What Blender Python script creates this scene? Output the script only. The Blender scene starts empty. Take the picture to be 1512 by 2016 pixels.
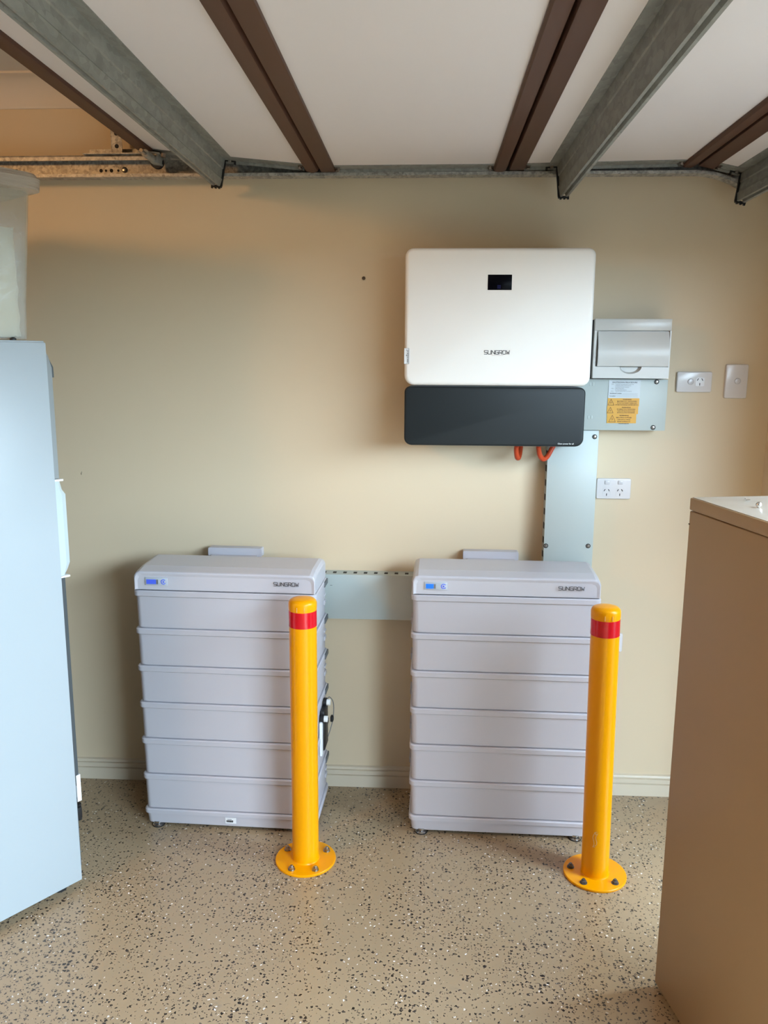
import bpy, bmesh, math, random
from mathutils import Vector, Matrix
R = math.radians
SC = bpy.context.scene
COL = SC.collection

# ------------------------------------------------------------------ camera, daylight, exposure
cam_data = bpy.data.cameras.new('camera')
cam = bpy.data.objects.new('camera', cam_data)
COL.objects.link(cam)
SC.camera = cam
YAW, PITCH, ROLL = -0.0514540925, 0.180972187, 0.00562196
fw = Vector((math.sin(YAW) * math.cos(PITCH), math.cos(YAW) * math.cos(PITCH), -math.sin(PITCH)))
r0 = Vector((math.cos(YAW), -math.sin(YAW), 0))
d0 = fw.cross(r0)
rt = math.cos(ROLL) * r0 - math.sin(ROLL) * d0
dn = math.sin(ROLL) * r0 + math.cos(ROLL) * d0
m = Matrix((rt, -dn, -fw)).transposed().to_4x4()
m.translation = Vector((0, -2.9202, 1.6253))
cam.matrix_world = m
cam_data.sensor_fit = 'VERTICAL'
cam_data.sensor_height = 36.0
cam_data.lens = 36.0 * 1590.68 / 2016.0
cam_data.clip_start = 0.05

SC.view_settings.view_transform = 'Standard'
SC.view_settings.look = 'None'
SC.view_settings.gamma = 1.0
SC.view_settings.use_curve_mapping = False
SC.view_settings.exposure = 0.0

world = bpy.data.worlds.new('overcast_sky')
SC.world = world
world.use_nodes = True
wbg = world.node_tree.nodes['Background']
wbg.inputs['Color'].default_value = (0.64, 0.83, 1.0, 1)
wbg.inputs['Strength'].default_value = 28.5

# daylight portal across the open garage doorway (helps sampling of the sky only)
OPX, OPY0, OPY1, OPZ = 1.20, -0.72, -4.5, 2.01
pl = bpy.data.lights.new('doorway_portal', 'AREA')
pl.shape = 'RECTANGLE'
pl.size = OPZ
pl.size_y = abs(OPY1 - OPY0)
pl.cycles.is_portal = True
po = bpy.data.objects.new('doorway_portal', pl)
po.location = (OPX + 0.13, (OPY0 + OPY1) / 2, OPZ / 2)
po.rotation_euler = (0, R(90), 0)
COL.objects.link(po)

# warm ceiling lamp deeper inside the garage, left of the view
wl = bpy.data.lights.new('ceiling_lamp', 'POINT')
wl.shadow_soft_size = 0.22
wl.energy = 75
wl.color = (1.0, 0.52, 0.19)
wo = bpy.data.objects.new('ceiling_lamp', wl)
wo.location = (-2.30, -2.35, 2.48)
COL.objects.link(wo)

# ------------------------------------------------------------------ materials
def nodes_of(name):
    mt = bpy.data.materials.new(name)
    mt.use_nodes = True
    nt = mt.node_tree
    return mt, nt, nt.nodes['Principled BSDF']

def mat(name, col, rough=0.5, metal=0.0, vary=0.04, scale=6.0, bump=0.0, bscale=200.0, coat=0.0, emit=None, estr=0.0, spec=0.5):
    mt, nt, b = nodes_of(name)
    tc = nt.nodes.new('ShaderNodeTexCoord')
    nz = nt.nodes.new('ShaderNodeTexNoise')
    nz.inputs['Scale'].default_value = scale
    nz.inputs['Detail'].default_value = 4
    nt.links.new(tc.outputs['Object'], nz.inputs['Vector'])
    mx = nt.nodes.new('ShaderNodeMix')
    mx.data_type = 'RGBA'
    mx.inputs['A'].default_value = (*[c * (1 - vary) for c in col], 1)
    mx.inputs['B'].default_value = (*[min(1, c * (1 + vary)) for c in col], 1)
    nt.links.new(nz.outputs['Fac'], mx.inputs['Factor'])
    nt.links.new(mx.outputs['Result'], b.inputs['Base Color'])
    b.inputs['Roughness'].default_value = rough
    b.inputs['Metallic'].default_value = metal
    b.inputs['Specular IOR Level'].default_value = spec
    b.inputs['Coat Weight'].default_value = coat
    b.inputs['Coat Roughness'].default_value = 0.1
    if bump > 0:
        n2 = nt.nodes.new('ShaderNodeTexNoise')
        n2.inputs['Scale'].default_value = bscale
        nt.links.new(tc.outputs['Object'], n2.inputs['Vector'])
        bp = nt.nodes.new('ShaderNodeBump')
        bp.inputs['Strength'].default_value = bump
        bp.inputs['Distance'].default_value = 0.002
        nt.links.new(n2.outputs['Fac'], bp.inputs['Height'])
        nt.links.new(bp.outputs['Normal'], b.inputs['Normal'])
    if emit:
        b.inputs['Emission Color'].default_value = (*emit, 1)
        b.inputs['Emission Strength'].default_value = estr
    return mt

def mat_galv(name, base, dark, scale=70.0, rough=0.42, metal=0.75):
    mt, nt, b = nodes_of(name)
    tc = nt.nodes.new('ShaderNodeTexCoord')
    mp = nt.nodes.new('ShaderNodeMapping')
    mp.inputs['Scale'].default_value = (1, 0.45, 1)
    nt.links.new(tc.outputs['Object'], mp.inputs['Vector'])
    vo = nt.nodes.new('ShaderNodeTexVoronoi')
    vo.inputs['Scale'].default_value = scale
    nt.links.new(mp.outputs['Vector'], vo.inputs['Vector'])
    nz = nt.nodes.new('ShaderNodeTexNoise')
    nz.inputs['Scale'].default_value = scale * 0.35
    nz.inputs['Detail'].default_value = 8
    nz.inputs['Roughness'].default_value = 0.7
    nt.links.new(mp.outputs['Vector'], nz.inputs['Vector'])
    ad = nt.nodes.new('ShaderNodeMath'); ad.operation = 'MULTIPLY_ADD'
    sp = nt.nodes.new('ShaderNodeSeparateColor')
    nt.links.new(vo.outputs['Color'], sp.inputs['Color'])
    nt.links.new(sp.outputs['Red'], ad.inputs[0])
    ad.inputs[1].default_value = 0.35
    nt.links.new(nz.outputs['Fac'], ad.inputs[2])
    rp = nt.nodes.new('ShaderNodeValToRGB')
    rp.color_ramp.elements[0].position = 0.45
    rp.color_ramp.elements[0].color = (*dark, 1)
    rp.color_ramp.elements[1].position = 0.85
    rp.color_ramp.elements[1].color = (*base, 1)
    nt.links.new(ad.outputs[0], rp.inputs['Fac'])
    nt.links.new(rp.outputs['Color'], b.inputs['Base Color'])
    b.inputs['Roughness'].default_value = rough
    b.inputs['Metallic'].default_value = metal
    return mt

def mat_floor():
    mt, nt, b = nodes_of('epoxy_flake_floor')
    L = nt.links.new
    tc = nt.nodes.new('ShaderNodeTexCoord')
    # base tone
    n0 = nt.nodes.new('ShaderNodeTexNoise'); n0.inputs['Scale'].default_value = 1.7; n0.inputs['Detail'].default_value = 6
    L(tc.outputs['Object'], n0.inputs['Vector'])
    base = nt.nodes.new('ShaderNodeMix'); base.data_type = 'RGBA'
    base.inputs['A'].default_value = (0.345, 0.250, 0.148, 1)
    base.inputs['B'].default_value = (0.395, 0.298, 0.19, 1)
    L(n0.outputs['Fac'], base.inputs['Factor'])
    # density clouds of the hand broadcast flakes
    nd = nt.nodes.new('ShaderNodeTexNoise'); nd.inputs['Scale'].default_value = 2.6; nd.inputs['Detail'].default_value = 3; nd.inputs['Roughness'].default_value = 0.65
    L(tc.outputs['Object'], nd.inputs['Vector'])
    # warped coordinate so flakes get angular outlines
    nw = nt.nodes.new('ShaderNodeTexNoise'); nw.inputs['Scale'].default_value = 170; nw.inputs['Detail'].default_value = 1
    L(tc.outputs['Object'], nw.inputs['Vector'])
    ws = nt.nodes.new('ShaderNodeVectorMath'); ws.operation = 'MULTIPLY_ADD'
    ws.inputs[1].default_value = (0.011, 0.011, 0)
    L(nw.outputs['Color'], ws.inputs[0]); L(tc.outputs['Object'], ws.inputs[2])
    cur = base.outputs['Result']
    layers = [(84, 0.30, (0.006, 0.005, 0.004), (0.06, 0.048, 0.04), 0.235, 3.1),
              (110, 0.26, (0.012, 0.010, 0.009), (0.12, 0.09, 0.07), 0.23, 11.7),
              (80, 0.13, (0.62, 0.60, 0.56), (0.85, 0.84, 0.80), 0.14, 23.3),
              (165, 0.22, (0.03, 0.022, 0.018), (0.14, 0.10, 0.08), 0.22, 37.9)]
    for sc, prob, c0, c1, rad, off in layers:
        sh = nt.nodes.new('ShaderNodeVectorMath'); sh.operation = 'ADD'; sh.inputs[1].default_value = (off, off * 0.7, 0)
        L(ws.outputs[0], sh.inputs[0])
        vo = nt.nodes.new('ShaderNodeTexVoronoi'); vo.voronoi_dimensions = '2D'; vo.inputs['Scale'].default_value = sc
        L(sh.outputs[0], vo.inputs['Vector'])
        sp = nt.nodes.new('ShaderNodeSeparateColor'); L(vo.outputs['Color'], sp.inputs['Color'])
        # probability raised where the broadcast was dense
        pm = nt.nodes.new('ShaderNodeMapRange')
        pm.inputs['From Min'].default_value = 0.36; pm.inputs['From Max'].default_value = 0.66
        pm.inputs['To Min'].default_value = prob * 0.35; pm.inputs['To Max'].default_value = prob * 1.25
        L(nd.outputs['Fac'], pm.inputs['Value'])
        lt = nt.nodes.new('ShaderNodeMath'); lt.operation = 'LESS_THAN'
        L(sp.outputs['Red'], lt.inputs[0]); L(pm.outputs['Result'], lt.inputs[1])
        rr = nt.nodes.new('ShaderNodeMath'); rr.operation = 'MULTIPLY_ADD'; rr.inputs[1].default_value = rad; rr.inputs[2].default_value = rad * 0.55
        L(sp.outputs['Green'], rr.inputs[0])
        ld = nt.nodes.new('ShaderNodeMath'); ld.operation = 'LESS_THAN'
        L(vo.outputs['Distance'], ld.inputs[0]); L(rr.outputs[0], ld.inputs[1])
        mk = nt.nodes.new('ShaderNodeMath'); mk.operation = 'MULTIPLY'
        L(lt.outputs[0], mk.inputs[0]); L(ld.outputs[0], mk.inputs[1])
        fc = nt.nodes.new('ShaderNodeMix'); fc.data_type = 'RGBA'
        fc.inputs['A'].default_value = (*c0, 1); fc.inputs['B'].default_value = (*c1, 1)
        L(sp.outputs['Blue'], fc.inputs['Factor'])
        mx = nt.nodes.new('ShaderNodeMix'); mx.data_type = 'RGBA'
        L(mk.outputs[0], mx.inputs['Factor']); L(cur, mx.inputs['A']); L(fc.outputs['Result'], mx.inputs['B'])
        cur = mx.outputs['Result']
    # grey scuffs
    ns = nt.nodes.new('ShaderNodeTexNoise'); ns.inputs['Scale'].default_value = 7; ns.inputs['Detail'].default_value = 8; ns.inputs['Distortion'].default_value = 1.2
    L(tc.outputs['Object'], ns.inputs['Vector'])
    mr = nt.nodes.new('ShaderNodeMapRange'); mr.inputs['From Min'].default_value = 0.66; mr.inputs['From Max'].default_value = 0.78; mr.inputs['To Max'].default_value = 0.35
    L(ns.outputs['Fac'], mr.inputs['Value'])
    mx = nt.nodes.new('ShaderNodeMix'); mx.data_type = 'RGBA'; mx.inputs['B'].default_value = (0.16, 0.15, 0.14, 1)
    L(mr.outputs['Result'], mx.inputs['Factor']); L(cur, mx.inputs['A'])
    L(mx.outputs['Result'], b.inputs['Base Color'])
    b.inputs['Roughness'].default_value = 0.30
    b.inputs['Specular IOR Level'].default_value = 0.55
    bp = nt.nodes.new('ShaderNodeBump'); bp.inputs['Strength'].default_value = 0.08; bp.inputs['Distance'].default_value = 0.004
    nb = nt.nodes.new('ShaderNodeTexNoise'); nb.inputs['Scale'].default_value = 30
    L(tc.outputs['Object'], nb.inputs['Vector']); L(nb.outputs['Fac'], bp.inputs['Height']); L(bp.outputs['Normal'], b.inputs['Normal'])
    return mt

M = {}
M['wall'] = mat('beige_wall_paint', (0.69, 0.57, 0.40), 0.55, vary=0.02, scale=1.5, bump=0.05, bscale=90)
M['nib'] = mat('beige_nib_paint', (0.69, 0.57, 0.40), 0.6, vary=0.02)
M['wall_dim'] = mat('bounce_cut_wall', (0.09, 0.06, 0.045), 0.8, vary=0.2, scale=8)  # unseen walls, coloured dark to cut the fill light
M['sky_block'] = mat('sky_block_green', (0.035, 0.05, 0.02), 0.9, vary=0.5, scale=12)  # dark tone of the added sky barrier outside
M['ceil'] = mat('ceiling_white', (0.72, 0.68, 0.62), 0.8, vary=0.02)
M['cornice'] = mat('cornice_plaster', (0.74, 0.68, 0.60), 0.7, vary=0.02)
M['skirt'] = mat('skirting_cream', (0.66, 0.58, 0.45), 0.4, vary=0.02)
M['floor'] = mat_floor()
M['drive'] = mat('driveway_darkened', (0.045, 0.043, 0.042), 0.85, vary=0.1, scale=3)  # ground outside, darkened to limit light bouncing into the garage
M['white_inv'] = mat('inverter_white', (0.87, 0.84, 0.80), 0.38, vary=0.01)
M['black_cov'] = mat('charcoal_cover', (0.013, 0.017, 0.019), 0.42, vary=0.05, spec=0.3)
M['screen'] = mat('screen_black', (0.002, 0.002, 0.004), 0.25, spec=0.06)
M['screen_blue'] = mat('screen_dim_blue', (0.002, 0.002, 0.02), 0.2, emit=(0.01, 0.012, 0.10), estr=0.35)
M['alu'] = mat('heatsink_aluminium', (0.20, 0.21, 0.22), 0.5, 0.6)
M['ink'] = mat('dark_print', (0.035, 0.035, 0.04), 0.5)
M['ink_grey'] = mat('grey_print', (0.16, 0.16, 0.17), 0.5)
M['ink_red'] = mat('faint_red_line', (0.55, 0.40, 0.38), 0.5)
M['ink_white'] = mat('white_print', (0.75, 0.78, 0.78), 0.5)
M['batt'] = mat('battery_grey_plastic', (0.505, 0.495, 0.54), 0.42, vary=0.012)
M['batt_lid'] = mat('battery_lid_grey', (0.535, 0.525, 0.57), 0.34, vary=0.01)
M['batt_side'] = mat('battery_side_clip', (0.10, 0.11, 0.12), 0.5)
M['led_panel'] = mat('display_window', (0.46, 0.50, 0.55), 0.2)
M['led'] = mat('lit_charge_bar', (0.04, 0.07, 0.45), 0.3, emit=(0.06, 0.14, 0.75), estr=0.55)
M['led2'] = mat('bright_charge_bar', (0.0, 0.10, 0.5), 0.3, emit=(0.0, 0.17, 0.72), estr=0.8)
M['led_off'] = mat('dark_charge_bar', (0.05, 0.055, 0.07), 0.3)
M['foot'] = mat('chrome_foot', (0.5, 0.5, 0.5), 0.18, 1.0)
M['rubber'] = mat('black_rubber', (0.012, 0.012, 0.013), 0.6)
M['sticker'] = mat('white_sticker', (0.78, 0.80, 0.82), 0.4)
M['label_blue'] = mat('pale_blue_label', (0.58, 0.64, 0.68), 0.45)
M['label_y'] = mat('yellow_label', (0.66, 0.335, 0.018), 0.45, vary=0.05)
M['brown_ink'] = mat('brown_print', (0.06, 0.022, 0.004), 0.6)
M['yellow'] = mat('bollard_yellow', (0.88, 0.355, 0.0), 0.28, coat=0.0, vary=0.01, spec=0.3)
M['redband'] = mat('red_reflective_band', (0.62, 0.004, 0.014), 0.22, vary=0.12, scale=25)
M['scuff'] = mat('pale_scuff', (0.85, 0.55, 0.25), 0.5)
M['bolt'] = mat('zinc_bolt', (0.40, 0.37, 0.34), 0.28, 1.0)
M['bolt_dk'] = mat('dull_grey_bolt', (0.15, 0.15, 0.16), 0.4, 0.7)
M['duct'] = mat('pale_green_grey_steel', (0.45, 0.505, 0.49), 0.42, vary=0.015)
M['slot'] = mat('slot_shadow', (0.02, 0.02, 0.02), 0.8)
M['switch_lid'] = mat('switchboard_grey_plastic', (0.54, 0.53, 0.505), 0.3, vary=0.01)
M['switch_shade'] = mat('switchboard_painted_shade', (0.025, 0.026, 0.028), 0.5)  # black stands in for shade on the raised lid's side
M['gpo'] = mat('socket_white_plastic', (0.70, 0.68, 0.69), 0.22, vary=0.01, bump=0.25, bscale=30)
M['gpo_side'] = mat('socket_rocker', (0.58, 0.57, 0.59), 0.2)
M['orange'] = mat('orange_conduit', (0.50, 0.055, 0.012), 0.4)
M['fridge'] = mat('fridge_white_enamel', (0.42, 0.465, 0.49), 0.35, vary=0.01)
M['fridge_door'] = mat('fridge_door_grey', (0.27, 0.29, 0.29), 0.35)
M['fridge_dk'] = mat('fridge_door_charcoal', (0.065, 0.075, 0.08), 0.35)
M['fridge_handle'] = mat('fridge_handle_grey', (0.52, 0.60, 0.61), 0.3)
M['white_trim'] = mat('white_trim', (0.85, 0.85, 0.83), 0.3)
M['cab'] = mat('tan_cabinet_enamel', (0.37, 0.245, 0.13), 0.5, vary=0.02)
M['cab_top'] = mat('cabinet_top_sheen_enamel', (0.50, 0.44, 0.37), 0.22, vary=0.10, scale=18)  # worn top; reflected light is put into its paler colour
M['pearl'] = mat('silver_ball', (0.8, 0.8, 0.8), 0.12, 1.0)
M['panel'] = mat('door_panel_white', (0.78, 0.72, 0.71), 0.6, vary=0.01)
M['brown'] = mat('brown_steel', (0.095, 0.043, 0.027), 0.5, vary=0.04, spec=0.25)
M['galv'] = mat_galv('galvanised_strut', (0.31, 0.31, 0.285), (0.225, 0.225, 0.205), 80, 0.5, 0.3)
M['galv_tr'] = mat_galv('galvanised_track', (0.50, 0.48, 0.44), (0.25, 0.235, 0.215), 130, 0.45, 0.4)
M['black'] = mat('black_plastic', (0.008, 0.008, 0.009), 0.5)
M['chip'] = mat('paint_chip', (0.10, 0.07, 0.05), 0.8)
M['cloth'] = mat('cream_cloth', (0.90, 0.88, 0.76), 0.8, vary=0.06, scale=9)

def mat_tub(name, col, clear):
    mt, nt, b = nodes_of(name)
    b.inputs['Base Color'].default_value = (*col, 1)
    b.inputs['Roughness'].default_value = 0.18
    nz = nt.nodes.new('ShaderNodeTexNoise'); nz.inputs['Scale'].default_value = 7
    nz.inputs['Detail'].default_value = 3
    bp = nt.nodes.new('ShaderNodeBump'); bp.inputs['Strength'].default_value = 0.5; bp.inputs['Distance'].default_value = 0.01
    nt.links.new(nz.outputs['Fac'], bp.inputs['Height']); nt.links.new(bp.outputs['Normal'], b.inputs['Normal'])
    tr = nt.nodes.new('ShaderNodeBsdfTransparent')
    tr.inputs['Color'].default_value = (0.93, 0.93, 0.90, 1)
    ms = nt.nodes.new('ShaderNodeMixShader'); ms.inputs['Fac'].default_value = clear
    nt.links.new(b.outputs['BSDF'], ms.inputs[1]); nt.links.new(tr.outputs['BSDF'], ms.inputs[2])
    nt.links.new(ms.outputs['Shader'], nt.nodes['Material Output'].inputs['Surface'])
    return mt
M['tub'] = mat_tub('frosted_clear_plastic', (0.75, 0.74, 0.70), 0.72)
M['tub_lid'] = mat_tub('translucent_lid', (0.62, 0.56, 0.50), 0.3)

# ------------------------------------------------------------------ mesh helpers
class MB:
    def __init__(s):
        s.bm = bmesh.new()
    def box(s, x0, x1, y0, y1, z0, z1, bev=0.0, seg=2, mx=None):
        b = bmesh.new()
        bmesh.ops.create_cube(b, size=1.0)
        for v in b.verts:
            v.co = Vector((x0 + (v.co.x + .5) * (x1 - x0), y0 + (v.co.y + .5) * (y1 - y0), z0 + (v.co.z + .5) * (z1 - z0)))
        if bev > 0:
            bmesh.ops.bevel(b, geom=list(b.edges), offset=bev, segments=seg, profile=0.5, affect='EDGES', clamp_overlap=True)
        s.add(b, mx)
        return s
    def add(s, b, mx=None):
        if mx is not None:
            bmesh.ops.transform(b, matrix=mx, verts=b.verts)
        me = bpy.data.meshes.new('tmp')
        b.to_mesh(me); b.free()
        s.bm.from_mesh(me)
        bpy.data.meshes.remove(me)
    def loft(s, loops, cap0=True, cap1=True, closed=True):
        rings = [[s.bm.verts.new(Vector(p)) for p in lp] for lp in loops]
        n = len(rings[0])
        for a, b in zip(rings, rings[1:]):
            for i in range(n if closed else n - 1):
                j = (i + 1) % n
                s.bm.faces.new((a[i], a[j], b[j], b[i]))
        if cap0: s.bm.faces.new(list(reversed(rings[0])))
        if cap1: s.bm.faces.new(rings[-1])
        return s
    def cyl(s, p0, p1, r, seg=20, r1=None):
        p0, p1 = Vector(p0), Vector(p1)
        r1 = r if r1 is None else r1
        ax = (p1 - p0).normalized()
        u = ax.orthogonal().normalized(); w = ax.cross(u)
        mk = lambda c, q: [c + q * (math.cos(2 * math.pi * i / seg) * u + math.sin(2 * math.pi * i / seg) * w) for i in range(seg)]
        return s.loft([mk(p0, r), mk(p1, r1)])
    def lathe(s, prof, c=(0, 0, 0), seg=32):
        loops = [[(c[0] + r * math.cos(2 * math.pi * i / seg), c[1] + r * math.sin(2 * math.pi * i / seg), c[2] + z) for i in range(seg)] for r, z in prof]
        return s.loft(loops)
    def prism(s, poly, axis, a0, a1):
        # poly in the two other axes (ordered), extruded along axis
        def P(p, a):
            return {'x': (a, p[0], p[1]), 'y': (p[0], a, p[1]), 'z': (p[0], p[1], a)}[axis]
        return s.loft([[P(p, a0) for p in poly], [P(p, a1) for p in poly]])
    def tube(s, pts, r, seg=10, sub=6):
        pts = [Vector(p) for p in pts]
        path = []
        for i in range(len(pts) - 1):
            p0 = pts[max(i - 1, 0)]; p1 = pts[i]; p2 = pts[i + 1]; p3 = pts[min(i + 2, len(pts) - 1)]
            for k in range(sub):
                t = k / sub
                path.append(0.5 * (2 * p1 + (p2 - p0) * t + (2 * p0 - 5 * p1 + 4 * p2 - p3) * t * t + (3 * p1 - p0 - 3 * p2 + p3) * t ** 3))
        path.append(pts[-1])
        loops = []
        u = None
        for i, p in enumerate(path):
            t = (path[min(i + 1, len(path) - 1)] - path[max(i - 1, 0)]).normalized()
            u = t.orthogonal().normalized() if u is None else (u - t * u.dot(t)).normalized()
            w = t.cross(u)
            rr = r(i) if callable(r) else r
            loops.append([p + rr * (math.cos(2 * math.pi * k / seg) * u + math.sin(2 * math.pi * k / seg) * w) for k in range(seg)])
        return s.loft(loops)
    def stroke(s, pts, w, closed=False):
        # flat ribbon in XZ facing -Y (y = 0)
        n = len(pts)
        for i in range(n if closed else n - 1):
            a = Vector((pts[i][0], pts[i][1])); b = Vector((pts[(i + 1) % n][0], pts[(i + 1) % n][1]))
            d = (b - a).normalized() * (w / 2)
            q = Vector((-d.y, d.x))
            a2, b2 = a - d, b + d
            vs = [s.bm.verts.new((p.x, 0, p.y)) for p in (a2 - q, b2 - q, b2 + q, a2 + q)]
            s.bm.faces.new(vs)
        return s
    def poly(s, pts):
        s.bm.faces.new([s.bm.verts.new(p) for p in pts])
        return s
    def move(s, v):
        bmesh.ops.translate(s.bm, vec=Vector(v), verts=s.bm.verts); return s
    def xf(s, mx):
        bmesh.ops.transform(s.bm, matrix=mx, verts=s.bm.verts); return s

def obj(name, mb, mt, parent=None, loc=None, smooth=30, label=None, world=False):
    bm = mb.bm
    if world and parent is not None:
        bmesh.ops.transform(bm, matrix=parent.matrix_basis.inverted(), verts=bm.verts)
    bmesh.ops.recalc_face_normals(bm, faces=bm.faces)
    me = bpy.data.meshes.new(name)
    bm.to_mesh(me); bm.free()
    if smooth:
        for p in me.polygons: p.use_smooth = True
        me.set_sharp_from_angle(angle=R(smooth))
    me.materials.append(mt)
    o = bpy.data.objects.new(name, me)
    COL.objects.link(o)
    if parent is not None: o.parent = parent
    if loc is not None: o.location = loc
    if label: o['label'] = label
    return o

def thing(name, label, cat, loc=(0, 0, 0), rotz=0.0, group=None):
    o = bpy.data.objects.new(name, None)
    COL.objects.link(o)
    o.location = loc
    o.rotation_euler = (0, 0, rotz)
    o.empty_display_size = 0.1
    o.matrix_basis = Matrix.Translation(Vector(loc)) @ Matrix.Rotation(rotz, 4, 'Z')
    return tag(o, label, cat, group)

def tag(o, label, cat, group=None):
    o['label'] = label; o['category'] = cat
    if group: o['group'] = group
    return o

def struct(name, mb, mt, parent=None, smooth=30):
    o = obj(name, mb, mt, parent, smooth=smooth)
    if parent is None: o['kind'] = 'structure'
    return o

def rrect(x0, x1, z0, z1, r, n=5, rs=None):
    """rounded rectangle outline in (x,z); rs = radii for (x1z0, x1z1, x0z1, x0z0)"""
    rs = rs or (r, r, r, r)
    out = []
    for (cx, cz, a0, q) in ((x1, z0, -90, rs[0]), (x1, z1, 0, rs[1]), (x0, z1, 90, rs[2]), (x0, z0, 180, rs[3])):
        sx = -1 if cx == x1 else 1; sz = -1 if cz == z1 else 1
        for i in range(n + 1):
            a = R(a0 + 90 * i / n)
            out.append((cx + sx * q + q * math.cos(a), cz + sz * q + q * math.sin(a)))
    return out

def text_obj(name, body, size, mt, parent, loc, align='LEFT', spacing=1.0, wid=None, rot=(R(90), 0, 0), bold=0.0, label=None):
    cu = bpy.data.curves.new(name, 'FONT')
    cu.body = body; cu.size = size; cu.align_x = align; cu.space_character = spacing
    cu.resolution_u = 2
    cu.offset = bold
    t = bpy.data.objects.new(name, cu)
    COL.objects.link(t)
    dg = bpy.context.evaluated_depsgraph_get()
    me = bpy.data.meshes.new_from_object(t.evaluated_get(dg))
    bpy.data.objects.remove(t); bpy.data.curves.remove(cu)
    me.materials.clear(); me.materials.append(mt)
    me.name = name
    xs = [v.co.x for v in me.vertices]
    if wid and xs:
        k = wid / (max(xs) - min(xs))
        c0 = min(xs) if align == 'LEFT' else (min(xs) + max(xs)) / 2
        for v in me.vertices: v.co.x = (v.co.x - c0) * k
    o = bpy.data.objects.new(name, me)
    COL.objects.link(o)
    o.parent = parent; o.location = loc; o.rotation_euler = rot
    if label: o['label'] = label
    return o

def logo_mb(width, h=None):
    """SUNGROW in wide squared letters, origin at lower left, drawn in XZ facing -Y"""
    h = h or width * 0.155
    g = [[[(1, 1), (.12, 1), (0, .86), (0, .62), (.12, .5), (.88, .5), (1, .38), (1, .14), (.88, 0), (0, 0)]],
         [[(0, 1), (0, .14), (.12, 0), (.88, 0), (1, .14), (1, 1)]],
         [[(0, 0), (0, 1), (1, 0), (1, 1)]],
         [[(1, 1), (.12, 1), (0, .86), (0, .14), (.12, 0), (1, 0), (1, .5), (.45, .5)]],
         [[(0, 0), (0, 1), (.88, 1), (1, .86), (1, .52), (.88, .4), (.12, .4)], [(.55, .4), (1, 0)]],
         [[(0, .55), (0, .14), (.12, 0), (.88, 0), (1, .14), (1, .86), (.88, 1), (.12, 1), (0, .86), (0, .7)]],
         [[(0, 1), (.2, 0), (.5, .62), (.8, 0), (1, 1)]]]
    mb = MB()
    n = 7; cw = width / (n + (n - 1) * 0.28); st = cw * 0.28
    for i, lt in enumerate(g):
        for pl_ in lt:
            mb.stroke([(i * (cw + st) + p[0] * cw, p[1] * h) for p in pl_], cw * 0.20)
    return mb

# ------------------------------------------------------------------ the room
XL, YF, ZC = -5.2, -6.0, 2.575
struct('floor', MB().box(XL - .2, OPX + .25, YF - .2, 0.2, -0.12, 0.0), M['floor'])
wb = struct('wall_back', MB().box(XL - .2, OPX + .25, 0.0, 0.15, 0.0, 2.8), M['wall'])
struct('wall_left', MB().box(XL - .2, XL, YF, 0.0, 0.0, 2.8), M['wall_dim'])
struct('wall_front', MB().box(XL - .2, OPX + .25, YF - .2, YF, 0.0, 2.8), M['wall_dim'])
wr = MB()
wr.box(OPX, OPX + .25, OPY0, 0.0, 0.0, 2.8)
wr.box(OPX, OPX + .25, YF, OPY1, 0.0, 2.8)
wr.box(OPX, OPX + .25, OPY1, OPY0, OPZ, 2.8)
struct('wall_right', wr, M['nib'])
struct('ceiling', MB().box(XL, OPX, YF, 0.0, ZC, ZC + .1), M['ceil'])
struct('driveway_ground', MB().box(OPX + .25, OPX + 40, -60, 30, -0.14, -0.02), M['drive'])
struct('sky_block_wall', MB().box(6.5, 7.3, -60, 30, -0.02, 1.95), M['sky_block'])  # unseen barrier added to block the low sky
# cove cornice
cv = [(0.0, 2.483), (-0.006, 2.483), (-0.008, 2.490)]
for i in range(9):
    a = R(90 * i / 8)
    cv.append((-0.008 - 0.076 * (1 - math.cos(a)), 2.490 + 0.076 * math.sin(a)))
cv += [(-0.092, 2.568), (-0.092, ZC), (0.0, ZC)]
struct('trim_1', MB().prism(cv, 'x', XL, OPX), M['cornice'])
# skirting with stepped profile
sk = [(0, 0), (-0.018, 0), (-0.018, 0.047), (-0.0110, 0.0485), (-0.0110, 0.0520), (-0.0165, 0.0535), (-0.0165, 0.068), (-0.009, 0.0695), (-0.009, 0.0725), (-0.0125, 0.074), (-0.010, 0.080), (0, 0.083)]
struct('baseboard_back', MB().prism(sk, 'x', XL, OPX), M['skirt'])

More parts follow.
